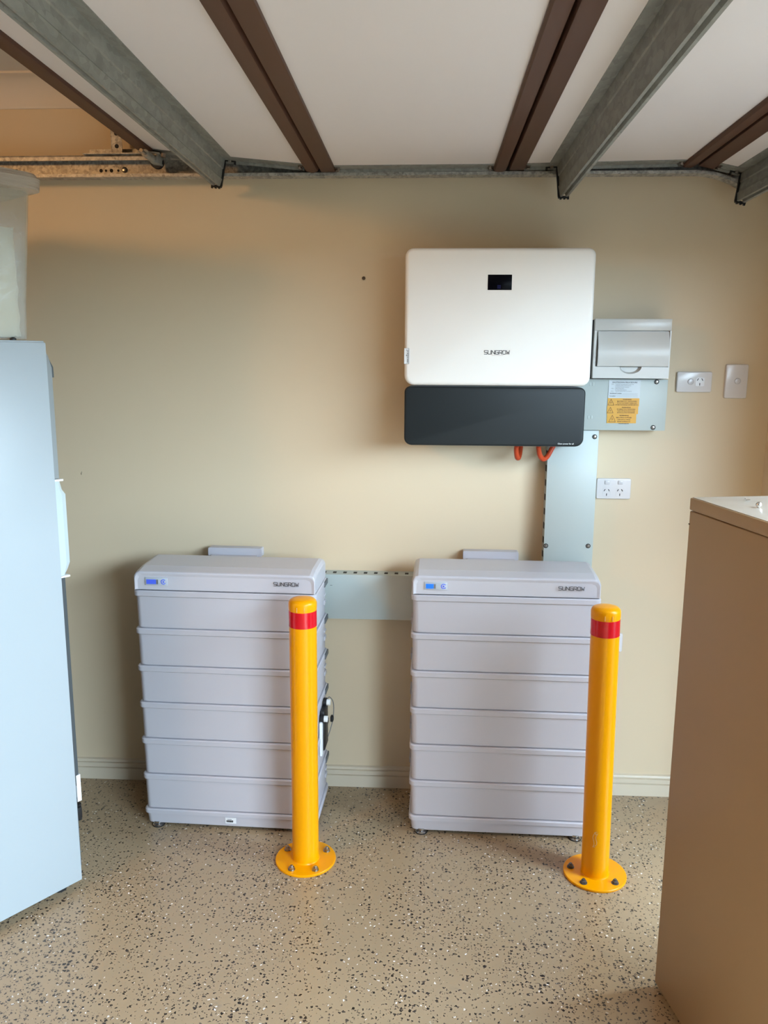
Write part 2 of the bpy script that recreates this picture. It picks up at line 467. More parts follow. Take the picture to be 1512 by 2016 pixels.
# ------------------------------------------------------------------ open sectional garage door overhead
gd = thing('garage_door', 'open overhead sectional garage door, white panels framed in brown steel', 'garage door', (0, 0, 2.26))
DY0, DY1 = -4.85, -0.10
secs = [(-0.955, 2.3175, -0.366, 2.260), (-0.361, 2.259, 0.254, 2.2605), (0.259, 2.2605, 0.863, 2.2705), (0.868, 2.2705, 1.145, 2.208)]
FRM = []
for x0, z0, x1, z1 in secs:
    ang = math.atan2(z1 - z0, x1 - x0)
    # local s (x) along the section, y depth, z up, zero at the lower face
    FRM.append((Matrix.Translation((x0, 0, z0)) @ Matrix.Rotation(-ang, 4, 'Y'), math.hypot(x1 - x0, z1 - z0)))
for i, (mx, L_) in enumerate(FRM):
    obj('door_panel', MB().box(0.045, L_ - 0.045 if i < 3 else L_, DY0, DY1 - .004, 0.0, 0.035).xf(mx), M['panel'], gd, world=True)
    a = MB().box(0.0, 0.049, DY0, DY1, -0.010, 0.037, 0.004).xf(mx)
    obj('frame_rail', a, M['brown'], gd, world=True)
    if i < 3:
        # the far rail is rolled: rounded underside
        pr = [(L_ - 0.047, 0.037), (L_ - 0.047, -0.006), (L_ - 0.042, -0.012), (L_ - 0.020, -0.014), (L_ - 0.006, -0.008), (L_, 0.004), (L_, 0.037)]
        obj('frame_rail', MB().prism([(p[0], p[1]) for p in pr], 'y', DY0, DY1 + .003).xf(mx), M['brown'], gd, world=True)
    ep = MB()
    ep.box(0.049, L_ - 0.049 if i < 3 else L_, -0.152, -0.102, -0.0025, 0.0)
    ep.box(0.049, L_ - 0.049 if i < 3 else L_, -0.104, -0.101, -0.011, 0.032)
    obj('end_plate', ep.xf(mx), M['galv'], gd, world=True)
    for s_ in ((0.058, L_ - 0.058) if 0 < i < 3 else (L_ - 0.058,) if i == 0 else (0.058,)):
        h = MB()
        for yy in (-0.112, -0.130):
            h.cyl((s_, yy, -0.0025), (s_, yy, -0.012), 0.006, 6)
            h.cyl((s_, yy, -0.0025), (s_, yy, -0.005), 0.009, 12)
        obj('hinge_bolt', h.xf(mx), M['bolt'], gd, world=True)

def strut(mx, s_, flip, ang, depth=0.094):
    """pressed Z strut under a section: top flange, web, ribbed bottom flange"""
    k = -1 if flip else 1
    zp = [(-0.030, -0.001), (-0.030, -0.010), (-0.027, -0.010), (-0.027, -0.003), (0.0, -0.003), (0.003, -0.030), (0.0055, -0.032), (0.0075, -0.062),
          (0.0055, -0.064), (0.011, -depth), (0.018, -depth - .002), (0.021, -depth + .003), (0.025, -depth + .003), (0.028, -depth - .002), (0.038, -depth), (0.040, -depth + .010)]
    th = 0.0022
    up = [(x + .0005, z + th) for x, z in zp]
    up[0] = (-0.032, 0.001); up[1] = (-0.032, -0.011); up[2] = (-0.0255, -0.011); up[3] = (-0.0255, -0.0012)
    q = [(p[0] + th, p[1] + .0006) for p in zp[4:10]]
    side = zp + list(reversed([(-0.030, 0.0)] + [(0.003, 0.0)] + q + [(x, z + th) for x, z in zp[10:]]))
    # clean closed section: outer path then offset path back
    outer = [(-0.030, -0.002), (-0.0005, -0.002), (0.003, -0.030), (0.006, -0.033), (0.0075, -0.061), (0.005, -0.064), (0.011, -depth),
             (0.018, -depth), (0.0215, -depth + .009), (0.0265, -depth + .009), (0.030, -depth), (0.038, -depth), (0.040, -depth + .010)]
    inner = [(0.0378, -depth + .010), (0.0362, -depth + .0024), (0.0312, -depth + .0024), (0.0277, -depth + .0114), (0.0203, -depth + .0114), (0.0168, -depth + .0024), (0.0134, -depth + .0024),
             (0.0075, -0.064), (0.0099, -0.061), (0.0084, -0.033), (0.0054, -0.030), (0.0025, 0.0), (-0.030, 0.0)]
    poly = [(s_ + k * x, z) for x, z in outer + inner]
    o = obj('strut', MB().prism(poly, 'y', DY0, -0.108).xf(mx), M['galv'], gd, world=True, label='galvanised steel stiffening strut')
    # black end cap follows the section
    fat = 0.0035
    e = MB()
    for (xa, za), (xb, zb), w in (((-0.032, -0.003), (0.002, -0.003), .006), ((0.0, -0.003), (0.0085, -depth), .0075), ((0.006, -depth - .001), (0.041, -depth - .001), .007)):
        d = Vector((xb - xa, zb - za)).normalized(); n_ = Vector((-d.y, d.x)) * w / 2
        pp = [Vector((xa, za)) - n_, Vector((xb, zb)) - n_, Vector((xb, zb)) + n_, Vector((xa, za)) + n_]
        e.prism([(s_ + k * p.x, p.y) for p in pp], 'y', -0.108, -0.100)
    for xr in (0.014, 0.026, 0.038):
        e.box(s_ + k * xr - .003, s_ + k * xr + .003, -0.108, -0.100, -depth - .008, -depth - .002)
    e.box(s_ - k * .034 - .003, s_ - k * .034 + .003, -0.108, -0.100, -0.014, -0.001)
    c = obj('end_cap', e.xf(mx), M['black'], o)
    c.data.transform(gd.matrix_basis.inverted())
    b_ = MB().cyl((s_ - k * .018, -0.115, -0.002), (s_ - k * .018, -0.115, -0.010), 0.006, 6)
    t_ = obj('bolt', b_.xf(mx), M['bolt'], o)
    t_.data.transform(gd.matrix_basis.inverted())
strut(FRM[0][0], 0.277, True, 0, 0.086)
strut(FRM[2][0], 0.154, False, 0, 0.096)
strut(FRM[3][0], 0.138, False, 0, 0.088)
# top roller bracket at the wall end of the first panel
mx = FRM[0][0]
rb = MB()
rb.box(0.004, 0.075, -0.165, -0.102, -0.014, -0.010, 0.001)
rb.box(0.040, 0.070, -0.155, -0.105, -0.042, -0.010, 0.003)
rb.cyl((0.050, -0.225, -0.030), (0.050, -0.110, -0.030), 0.012, 14)
br = obj('roller_bracket', rb.xf(mx), M['galv'], gd, world=True)
rw = MB().cyl((0.050, -0.262, -0.030), (0.050, -0.100, -0.030), 0.0055, 12).xf(mx)
w1 = obj('roller_shaft', rw, M['bolt'], br); w1.data.transform(gd.matrix_basis.inverted())
rr_ = MB()
rr_.cyl((0.050, -0.116, -0.030), (0.050, -0.096, -0.030), 0.021, 22)
rr_.cyl((0.050, -0.119, -0.030), (0.050, -0.116, -0.030), 0.012, 18)
w2 = obj('roller_wheel', rr_.xf(mx), M['rubber'], br); w2.data.transform(gd.matrix_basis.inverted())
w3 = obj('bolt', MB().cyl((0.062, -0.15, -0.010), (0.062, -0.15, -0.022), 0.008, 6).cyl((0.084, -0.15, -0.010), (0.084, -0.15, -0.022), 0.008, 6).xf(mx), M['bolt'], br)
w3.data.transform(gd.matrix_basis.inverted())

# ------------------------------------------------------------------ door track along the wall
tk = thing('door_track', 'galvanised steel roller track running along the wall under the ceiling', 'track', (-1.6, -0.07, 2.236))
tz = lambda x: 2.2355
prof = [(-0.0970, 2.2495), (-0.0970, 2.2395), (-0.0540, 2.2395), (-0.0475, 2.2460), (-0.0475, 2.3040), (-0.0540, 2.3105), (-0.0870, 2.3105), (-0.0970, 2.3040), (-0.0970, 2.2920),
        (-0.0945, 2.2920), (-0.0945, 2.3025), (-0.0860, 2.3080), (-0.0545, 2.3080), (-0.0500, 2.3035), (-0.0500, 2.2465), (-0.0545, 2.2420), (-0.0945, 2.2420), (-0.0945, 2.2495)]
obj('rail', MB().prism(prof, 'x', -4.2, 0.86), M['galv_tr'], tk, world=True, label='mottled galvanised channel rail')
# curved end of the track
cl = []
for i in range(9):
    a = R(34 * i / 8); rad = 0.30
    cx, cz = 0.86, 2.2395 - rad
    loop = []
    for y, z in prof:
        q = rad + (z - 2.2395)
        loop.append((cx + q * math.sin(a), y, cz + q * math.cos(a)))
    cl.append(loop)
obj('curved_rail', MB().loft(cl), M['galv_tr'], tk, world=True)
# angle iron carrying the upper lip
obj('support_angle', MB().box(-1.16, -0.96, -0.107, -0.046, 2.3105, 2.3135).box(-1.16, -0.60, -0.049, -0.046, 2.3105, 2.339), M['galv_tr'], tk, world=True)
hg = MB()
hg.box(-1.066, -1.031, -0.090, -0.087, 2.3135, ZC, 0)
hg.box(-1.068, -1.065, -0.090, -0.061, 2.3135, ZC, 0)
hs = obj('hanger_strap', hg, M['galv_tr'], tk, world=True, label='perforated galvanised hanger strap')
for k, zz in enumerate((2.318, 2.338, 2.358, 2.378, 2.42, 2.46, 2.50)):
    hh = obj('strap_hole', MB().cyl((-1.0485, -0.0908, zz), (-1.0485, -0.0897, zz), 0.007 if k % 2 else .005, 12), M['slot'] if k % 2 else M['galv'], hs)
    hh.data.transform(tk.matrix_basis.inverted())
for xx, rr, mm in ((-1.040, 0.0095, 'bolt'), (-1.062, 0.004, 'slot'), (-1.105, 0.004, 'slot'), (-1.086, .006, 'slot'), (-1.122, .006, 'slot')):
    if mm == 'bolt':
        obj('track_bolt', MB().lathe([(0.0095, 0), (0.0095, .003), (0.006, .007), (0.001, .008)]).xf(Matrix.Translation((xx, -0.050, 2.272)) @ Matrix.Rotation(R(90), 4, 'X')), M['bolt'], tk, world=True)
    else:
        obj('track_hole', MB().cyl((xx, -0.0495, 2.270), (xx, -0.0507, 2.270), rr, 12), M['slot'], tk, world=True)
for xx in (-1.475, -1.458, -1.440, -1.418):
    obj('track_slot', MB().box(xx - .004, xx + .004, -0.0510, -0.0495, 2.262, 2.276, 0), M['slot'] if xx > -1.43 else M['brown'], tk, world=True)

# ------------------------------------------------------------------ battery towers
RIB0, PITCH_B, WB, DB = 0.070, 0.1335, 0.6255, 0.25
def brect(inx, iny, z, r=0.02, n=4):
    return [(x, y, z) for x, y in rrect(-WB / 2 + inx, WB / 2 - inx, iny, DB - iny * .3, r, n)]
def tower(x, y, rz, label, bright):
    t = thing('battery_tower', label, 'battery', (x, y, 0), rz, 'home battery towers')
    # base plinth
    b = MB().loft([brect(.016, .010, .014), brect(.010, .006, .017), brect(.006, .004, .052), brect(.0, .0, .054), brect(.0, .0, .0665), brect(.003, .003, .0700)])
    base = obj('base_plinth', b, M['batt'], t)
    for k in range(6):
        z0 = RIB0 + k * PITCH_B
        mdl = MB().loft([brect(.013, .013, z0), brect(.013, .013, z0 + .0028), brect(.0075, .0065, z0 + .004), brect(.0055, .005, z0 + .1115), brect(.004, .0035, z0 + .1135), brect(.0003, .0, z0 + .1150), brect(.0, .0, z0 + .1300), brect(.003, .003, z0 + .1335)])
        mo = obj('battery_module', mdl, M['batt'], t)
        # lifting clip at the rear of each side
        for sx in (-1, 1):
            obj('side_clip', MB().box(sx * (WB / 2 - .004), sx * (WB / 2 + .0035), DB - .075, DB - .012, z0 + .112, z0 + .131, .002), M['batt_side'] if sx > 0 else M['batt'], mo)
        if sx > 0:
            obj('side_latch', MB().box(WB / 2 - .008, WB / 2 - .003, DB - .05, DB - .02, z0 + .04, z0 + .055, .001).box(WB / 2 - .008, WB / 2 - .003, DB - .05, DB - .02, z0 + .07, z0 + .078, .001), M['batt'], mo)
    zt = RIB0 + 6 * PITCH_B
    # lid: front view rounded shoulders, side view gently arched
    ys = [(0.0045, .000, .010), (0.0035, .022, .0), (0.0, .058, .0), (0.0, .0585, .0)]
    hw = WB / 2 - .0045
    def lidsec(yy, inset, top, zb):
        ch = 0.018
        w = hw - inset
        return [(-w, yy, zb), (-w, yy, top - ch), (-w + ch * .12, yy, top - ch * .62), (-w + ch * .40, yy, top - ch * .24), (-w + ch, yy, top),
                (w - ch, yy, top), (w - ch * .40, yy, top - ch * .24), (w - ch * .12, yy, top - ch * .62), (w, yy, top - ch), (w, yy, zb)]
    pr = [(0.0065, .003, zt + .0585), (0.0072, .001, zt + .0620), (0.0095, .0, zt + .0645), (0.014, .0, zt + .0660), (0.056, .0, zt + .0725), (0.060, .0, zt + .0735), (0.196, .0, zt + .0785), (0.2, .0, zt + .0780), (0.246, .002, zt + .0665), (DB + .002, .006, zt + .063)]
    zb = zt + .002
    loops = [lidsec(0.009, .012, zt + .050, zb)]
    loops += [lidsec(yy, ins, tp, zb) for yy, ins, tp in pr]
    lid = obj('lid', MB().loft([l for l in loops]), M['batt_lid'], t, smooth=5)
    # display window
    fy = 0.0068
    xa = -WB / 2 + .0435; 
    dp = obj('display_window', MB().box(xa, xa + .076, fy - .0012, fy + .004, zt + .0185, zt + .0445, .0008), M['led_panel'], lid)
    nb = 9 if not bright else 7
    bars = MB()
    for i in range(nb):
        bx = xa + .005 + i * .0037
        bars.box(bx, bx + .0031, fy - .0022, fy, zt + .0225, zt + .0385)
    obj('charge_bar', bars, M['led2'] if bright else M['led'], lid, label='row of lit blue charge bars')
    off = MB()
    for i in range(2):
        bx = xa + .005 + (nb + i) * .0037 + .001
        off.box(bx, bx + .0016, fy - .0022, fy, zt + .0225, zt + .0385)
    obj('charge_bar', off, M['led_off'], lid, label='dark unlit charge bars')
    ring = MB()
    cxr = xa + .0635; czr = zt + .031
    for i in range(20):
        a0, a1 = 2 * math.pi * i / 24 + .6, 2 * math.pi * (i + 1) / 24 + .6
        ring.poly([(cxr + q * math.cos(a), fy - .002, czr + q * math.sin(a)) for q, a in ((.0062, a0), (.0088, a0), (.0088, a1), (.0062, a1))])
    ring.poly([(cxr + .003 * math.cos(2 * math.pi * i / 10), fy - .002, czr + .003 * math.sin(2 * math.pi * i / 10)) for i in range(10)])
    obj('status_ring', ring, M['led'], lid)
    lg = logo_mb(.083, .0118).move((WB / 2 - .142, .0030, zt + .0285))
    obj('logo', lg, M['ink'], lid, smooth=0)
    # wall bracket showing behind the lid
    obj('wall_bracket', MB().loft([[(px_, yy, pz) for px_, pz in rrect(-.135, .065, zt + .055, zt + .088, .006)] for yy in (.285, .320)]).box(-.12, .05, .20, .30, zt + .050, zt + .062), M['batt'], t)
    for sx in (-1, 1):
        for yy in (.020, DB - .03):
            f = MB().lathe([(.021, 0), (.021, .004), (.016, .008), (.012, .010), (.012, .0165), (.0175, .0165), (.0175, .020)], (sx * (WB / 2 - .045), yy, 0), 20)
            fo = obj('levelling_foot', f, M['foot'], t)
            obj('foot_pad', MB().lathe([(.022, 0), (.0225, .003), (.020, .0045)], (sx * (WB / 2 - .045), yy, 0), 20), M['rubber'], fo)
    return t, base, zt
tl, base_l, ztop = tower(-0.6680, -0.3475, R(-1.7), 'left grey six-module battery tower with a barcode sticker on its base', False)
tr_, base_r, _ = tower(0.2710, -0.3330, R(-0.9) * -1 - R(1.9), 'right grey six-module battery tower below the white inverter', True)

# barcode sticker on the left plinth
st = obj('barcode_sticker', MB().box(-.019, .019, .0026, .0042, .028, .049), M['sticker'], base_l)
bc = MB(); random.seed(4); xx = -.015
while xx < .009:
    w = random.choice((.0008, .0012, .002)); bc.box(xx, xx + w, .0018, .003, .0325, .0400); xx += w + random.choice((.0005, .0009))
bc.box(-.012, .004, .0018, .003, .0425, .0437)
o = obj('barcode', bc, M['ink'], base_l, smooth=0)

# connector block on the right side of the left tower
cn = MB().box(WB / 2 - .006, WB / 2 + .012, .085, .165, .275, .425, .006)
cb = obj('connector_block', cn, M['black'], tl, label='black cable connector block')
obj('cover_strip', MB().box(WB / 2 - .004, WB / 2 + .006, .060, .084, .268, .392, .002), M['sticker'], cb)
for yy, zz in ((.085, .398), (.150, .432)):
    r1 = MB().lathe([(.011, 0), (.011, .012), (.0045, .012), (.0045, .006), (.0, .006)]).xf(Matrix.Translation((WB / 2 + .010, yy, zz)) @ Matrix.Rotation(R(90), 4, 'Y'))
    obj('white_plug', r1, M['white_trim'], cb)
    obj('plug_collar', MB().cyl((WB / 2 - .002, yy, zz), (WB / 2 + .010, yy, zz), .016, 18), M['black'], cb)
obj('cable', MB().tube([(WB / 2 + .004, .165, .42), (WB / 2 + .012, .19, .435), (WB / 2 + .024, .215, .40), (WB / 2 + .022, .215, .34), (WB / 2 + .010, .20, .29), (WB / 2 + .002, .185, .27)], .0016, 6), M['ink_grey'], cb)
obj('cable_clip', MB().box(WB / 2 + .013, WB / 2 + .024, .205, .225, .330, .352, .003), M['black'], cb)

# ------------------------------------------------------------------ inverter on the wall
iv = thing('solar_inverter', 'large white wall-mounted inverter with charcoal lower cover and small screen', 'inverter', (0.23, -0.01, 1.36))
def slab(x0, x1, z0, z1, yb, yf, rs, ed, n=6):
    """front-rounded slab: outline rrect, front edge rounded by ed"""
    L_ = []
    for yy, ins in [(yb, 0), (yf + ed, 0)] + [(yf + ed - ed * math.sin(R(a)), ed * (1 - math.cos(R(a)))) for a in (22, 45, 68, 90)]:
        L_.append([(x, yy, z) for x, z in rrect(x0 + ins, x1 - ins, z0 + ins, z1 - ins, 0, n, [max(q - ins, .002) for q in rs])])
    return MB().loft(L_)
obj('upper_cover', slab(-0.0745, 0.5315, 1.5575, 1.9925, -0.19, -0.224, (.030, .024, .026, .032), .012), M['white_inv'], iv, world=True, label='white upper cover')
obj('upper_shell', MB().loft([[(x, yy, z) for x, z in rrect(-.066, .523, 1.566, 1.984, .022)] for yy in (-.19, -.086)]), M['white_inv'], iv, world=True)
obj('lower_cover', slab(-0.0735, 0.5205, 1.3595, 1.5535, -0.19, -0.217, (.026, .020, .018, .024), .006), M['black_cov'], iv, world=True, label='charcoal lower cover')
obj('lower_shell', MB().loft([[(x, yy, z) for x, z in rrect(-.068, .515, 1.357, 1.556, .02)] for yy in (-.192, -.086)]), M['alu'], iv, world=True)
obj('back_bracket', MB().box(-.02, .46, -.086, -.0015, 1.42, 1.94, .004), M['alu'], iv, world=True)
scn = obj('screen', MB().box(.1905, .2672, -.2252, -.222, 1.8615, 1.9092, .0006), M['screen'], iv, world=True)
g = MB()
for k in range(3): g.box(.221, .232, -.2257, -.2251, 1.866 + k * .004, 1.8685 + k * .004)
gl = obj('screen_icon', g, M['screen_blue'], scn, smooth=0); gl.data.transform(iv.matrix_basis.inverted())
obj('logo', logo_mb(.081, .0117).move((.1855, -.2246, 1.6592)), M['ink'], iv, world=True, smooth=0)
obj('logo_underline', MB().box(.209, .247, -.2246, -.224, 1.6549, 1.6559), M['ink_red'], iv, world=True, smooth=0)
text_obj('slogan', 'Clean power for all', .0066, M['ink_white'], iv, (.4365 - .23, -.2174 + .01, 1.3668 - 1.36), wid=.052, bold=.00006)
sk_ = obj('rating_sticker', MB().box(-.0752, -.0590, -.2115, -.2075, 1.6265, 1.6770).box(-.0755, -.0745, -.2110, -.185, 1.6265, 1.6770), M['sticker'], iv, world=True, smooth=0)
sk_.data.transform(Matrix.Translation((0, -.0135, 0)))
tx = MB()
tx.box(-.0648, -.0632, -.2266, -.2250, 1.6310, 1.6440)
for z0, z1 in ((1.6465, 1.6505), (1.6525, 1.6560), (1.6580, 1.6630), (1.6655, 1.6705)): tx.box(-.0652, -.0632, -.2266, -.2250, z0, z1)
tx.box(-.0692, -.0668, -.2266, -.2250, 1.6520, 1.6560); tx.box(-.0686, -.0670, -.2266, -.2250, 1.669, 1.672)
tx.box(-.0604, -.0596, -.2266, -.2250, 1.6272, 1.6763); tx.box(-.0700, -.0596, -.2266, -.2250, 1.6266, 1.6272); tx.box(-.0700, -.0596, -.2266, -.2250, 1.6763, 1.6769)
o = obj('sticker_print', tx, M['ink_grey'], iv, world=True, smooth=0)

for nm, pts, lb in (('conduit_loop', [(.310, -.155, 1.3564), (.308, -.150, 1.340), (.313, -.135, 1.316), (.320, -.115, 1.309), (.327, -.09, 1.320), (.331, -.075, 1.345), (.331, -.07, 1.3564)], 'short tight orange conduit loop under the inverter, nearer its middle'),
                    ('conduit_loop', [(.382, -.150, 1.3564), (.384, -.150, 1.345), (.390, -.140, 1.322), (.404, -.125, 1.307), (.420, -.110, 1.314), (.434, -.098, 1.336), (.446, -.092, 1.3564)], 'wider orange conduit loop under the inverter beside the steel duct')):
    rf = lambda i: .0082 + (.0007 if i % 2 else -.0005)
    o = obj(nm, MB().tube(pts, rf, 14, 10), M['orange'], smooth=60)
    tag(o, lb, 'conduit', 'orange conduit loops')

# ------------------------------------------------------------------ switchboard and junction box
sb = thing('switchboard', 'light grey plastic switchboard with tilted flip-up door right of inverter', 'switchboard', (0.684, 0, 1.58))
obj('back_box', MB().box(.552, .813, -.098, -.001, 1.5815, 1.776, .003), M['switch_shade'], sb, world=True, label='backing box coloured black for its shaded side')
fx0, fx1, fz0, fz1, fyb, fyf = .5585, .8120, 1.5825, 1.7785, -.098, -.118
# front cover with a door opening and a finger scoop under it
fc = MB()
dx0, dx1, dz0, dz1 = .5665, .8080, 1.6210, 1.7400
fc.box(fx0, fx1, fyf, fyb, dz1, fz1, .002)
fc.box(fx0, dx0, fyf, fyb, dz0, dz1)
fc.box(dx1, fx1, fyf, fyb, dz0, dz1)
fc.box(dx0, dx1, -.102, fyb, dz0, dz1)
scx, scr = .6835, .037
low = [(fx0, fz0), (fx1, fz0), (fx1, dz0), (scx + scr, dz0)]
for i in range(13):
    a = R(180 + 180 * (12 - i) / 12) if False else R(-180 * i / 12)
    low.append((scx + scr * math.cos(a), dz0 + .0235 * math.sin(a)))
low += [(fx0, dz0)]
fc.prism(low, 'y', fyf, fyb)
obj('front_cover', fc, M['switch_lid'], sb, world=True, smooth=25)
scp = MB()
loops = []
for q, yy in ((1.0, fyf - .0001), (.93, -.110), (.78, -.102)):
    loops.append([(scx + scr * q * math.cos(R(-180 * i / 12)), yy, dz0 + .0235 * q * math.sin(R(-180 * i / 12))) for i in range(13)])
scp.loft(loops, cap0=False)
obj('finger_scoop', scp, M['switch_lid'], sb, world=True)
# bowed flip-up door, hinged at the top, sprung out at the bottom
dl = []
for k in range(9):
    t = k / 8; z = 1.7370 - t * (1.7370 - 1.6225)
    yb = -.112 - .013 * t - .010 * math.sin(math.pi * t)
    dl.append((yb, z))
pf = dl + [(y + .004, z) for y, z in reversed(dl)]
obj('flip_door', MB().prism(pf, 'x', .5715, .8065), M['switch_lid'], sb, world=True, smooth=25)

jb = thing('junction_box', 'pale green-grey steel box with warning labels below the switchboard', 'electrical box', (0.66, 0, 1.404))
obj('cover', MB().box(.500, .822, -.082, -.001, 1.4045, 1.5800, .0015), M['duct'], jb, world=True)
for px_, pz in ((.783, 1.571), (.781, 1.4155)):
    sc_ = obj('screw', MB().lathe([(.0062, 0), (.0062, .0015), (.0045, .004), (.001, .0048)], seg=14).xf(Matrix.Translation((px_, -.082, pz)) @ Matrix.Rotation(R(90), 4, 'X')), M['bolt'], jb, world=True)
    w_ = obj('washer', MB().cyl((px_, -.0822, pz), (px_, -.0832, pz), .0085, 16), M['black'], sc_); w_.data.transform(jb.matrix_basis.inverted())
for zc, n_ in ((1.556, 2), (1.443, 2)):
    g = MB()
    for k in range(n_): g.box(.556 + k * .011, .562 + k * .011, -.0835, -.0815, zc, zc + .012, .0015)
    obj('embossed_tab', g, M['duct'], jb, world=True)
J = Vector((0.66, 0, 1.404))
def label(name, x0, x1, z0, z1, mt, y, lb):
    return obj(name, MB().box(x0, x1, y, y + .0012, z0, z1), mt, jb, world=True, smooth=0, label=lb)
ly = -.0838
la = label('procedure_label', .6225, .7295, 1.5150, 1.5755, M['label_blue'], ly, 'pale blue shutdown procedure label')
def tline(par, s, x, z, size, wid, mt, al='LEFT', y=ly, b=.0):
    text_obj('print', s, size, mt, par, (x - J.x, y - .0004 - J.y, z - J.z), al, wid=wid, bold=b)
tline(la, 'SHUTDOWN PROCEDURE', .676, 1.5665, .0062, .084, M['ink'], 'CENTER', b=.00012)
for s, x, z, w in (('STEP 1.', .631, 1.5605, .010), ('TURN OFF THE INVERTER AC ISOLATOR', .6445, 1.5605, .062), ('(INVERTER SUPPLY) MAIN SWITCH', .6445, 1.5555, .053), ('LOCATED ON SWITCHBOARD', .6445, 1.5505, .047),
                   ('STEP 2.', .631, 1.5460, .010), ('TURN OFF THE PV ARRAY', .6445, 1.5460, .030), ('D.C. ISOLATOR SWITCH', .6445, 1.5415, .038), ('STEP 3.', .630, 1.5370, .010), ('TURN OFF THE BATTERY D.C. ISOLATOR', .6445, 1.5370, .056)):
    tline(la, s, x, z, .0042, w, M['ink_grey'])
tline(la, 'Switchboard Location', .627, 1.5300, .0046, .040, M['ink'], b=.00015)
tline(la, 'Installer', .627, 1.5205, .0044, .021, M['ink'], b=.0001)
lnz = MB().box(.669, .722, ly - .0005, ly, 1.5300, 1.5305).box(.625, .722, ly - .0005, ly, 1.5252, 1.5257).box(.650, .722, ly - .0005, ly, 1.5202, 1.5207)
o = obj('rule_line', lnz, M['ink_grey'], la, smooth=0); o.data.transform(jb.matrix_basis.inverted())
def warn(x0, x1, z0, z1, y, lines, lb, tx):
    w = label('warning_label', x0, x1, z0, z1, M['label_y'], y, lb)
    h = z1 - z0; cx = (x0 + x1) / 2 + .012 if x1 - x0 > .1 else (x0 + x1) / 2 + .008
    tri = MB(); s = h * .72; bx, bz = x0 + tx, z0 + h * .14
    pts = [(bx, bz), (bx + s * 1.02, bz), (bx + s * .51, bz + s)]
    tri.stroke(pts, .0012, True)
    tri.poly([(bx + s * (.5 + q[0]), 0, bz + s * q[1]) for q in ((.06, .70), (-.10, .38), (0, .40), (-.05, .12), (.10, .46), (.0, .44))])
    tri.move((0, y - .0004, 0))
    o = obj('hazard_triangle', tri, M['brown_ink'], w, smooth=0); o.data.transform(jb.matrix_basis.inverted())
    zz = z1 - h * .23
    for i, (s_, wd, sz) in enumerate(lines):
        tline(w, s_, cx, zz, sz, wd, M['brown_ink'], 'CENTER', y, .00008)
        zz -= h * .215
warn(.6215, .7285, 1.4875, 1.5150, -.0840, (('WARNING', .030, .0058), ('BATTERY D.C. ISOLATORS', .066, .0048), ('DO NOT DISCONNECT UNDER LOAD', .066, .0042), ('SYSTEM VOLTAGE MAY EXCEED 600V D.C.', .078, .0042)), 'topmost yellow warning label', .0015)
warn(.6205, .7265, 1.4608, 1.4876, -.0842, (('WARNING', .030, .0058), ('PV ARRAY D.C. ISOLATORS', .062, .0048), ('TURN OFF BOTH ISOLATORS', .060, .0042), ('BEFORE ISOLATING THE INVERTER', .060, .0042)), 'middle yellow warning label', .0015)
warn(.6220, .7215, 1.4295, 1.4609, -.0839, (('WARNING', .032, .0058), ('MULTIPLE SUPPLIES', .052, .0050), ('TURN OFF ALL SUPPLIES', .044, .0044), ('BEFORE WORKING ON', .044, .0044), ('THIS SWITCHBOARD', .036, .0044)), 'lowest narrower yellow warning label', .0065)

# ------------------------------------------------------------------ steel cable ducts
vd = thing('cable_duct', 'pale green-grey vertical steel cable duct below the junction box', 'duct', (0.512, 0, 0.70), group='steel cable ducts')
obj('duct_cover', MB().box(.4265, .6000, -.0720, -.066, .7005, 1.4025, .001), M['duct'], vd, world=True)
obj('duct_body', MB().box(.4300, .5985, -.066, -.001, .7005, 1.4025), M['duct'], vd, world=True)
for k in range(9):
    zz = 1.305 - k * .052
    obj('side_slot', MB().box(.4288, .4302, -.052, -.020, zz, zz + .022), M['slot'], vd, world=True, smooth=0)
for px_, pz in ((.5860, 1.3808), (.4335, .9895), (.5828, .9915)):
    sc_ = obj('screw', MB().lathe([(.0062, 0), (.0062, .0015), (.0045, .004), (.001, .0048)], seg=14).xf(Matrix.Translation((px_, -.072, pz)) @ Matrix.Rotation(R(90), 4, 'X')), M['bolt'], vd, world=True)
    w_ = obj('washer', MB().cyl((px_, -.0722, pz), (px_, -.0730, pz), .0085, 16), M['black'], sc_); w_.data.transform(vd.matrix_basis.inverted())
hd = thing('cable_duct', 'pale horizontal steel cable duct on the wall between both battery towers', 'duct', (-0.2, 0, 0.70), group='steel cable ducts')
obj('duct_cover', MB().box(-.62, .4255, -.0720, -.066, .7005, .8690, .001), M['duct'], hd, world=True)
obj('duct_body', MB().box(-.62, .4255, -.066, -.001, .7005, .8670), M['duct'], hd, world=True)
for k in range(9):
    xx = -.374 + k * .038
    if xx > -.04: break
    obj('top_slot', MB().box(xx, xx + .013, -.045, -.022, .8665, .8674), M['slot'], hd, world=True, smooth=0)
obj('pressed_mark', MB().box(-.343, -.335, -.0726, -.0716, .827, .829), M['ink_grey'], hd, world=True, smooth=0)

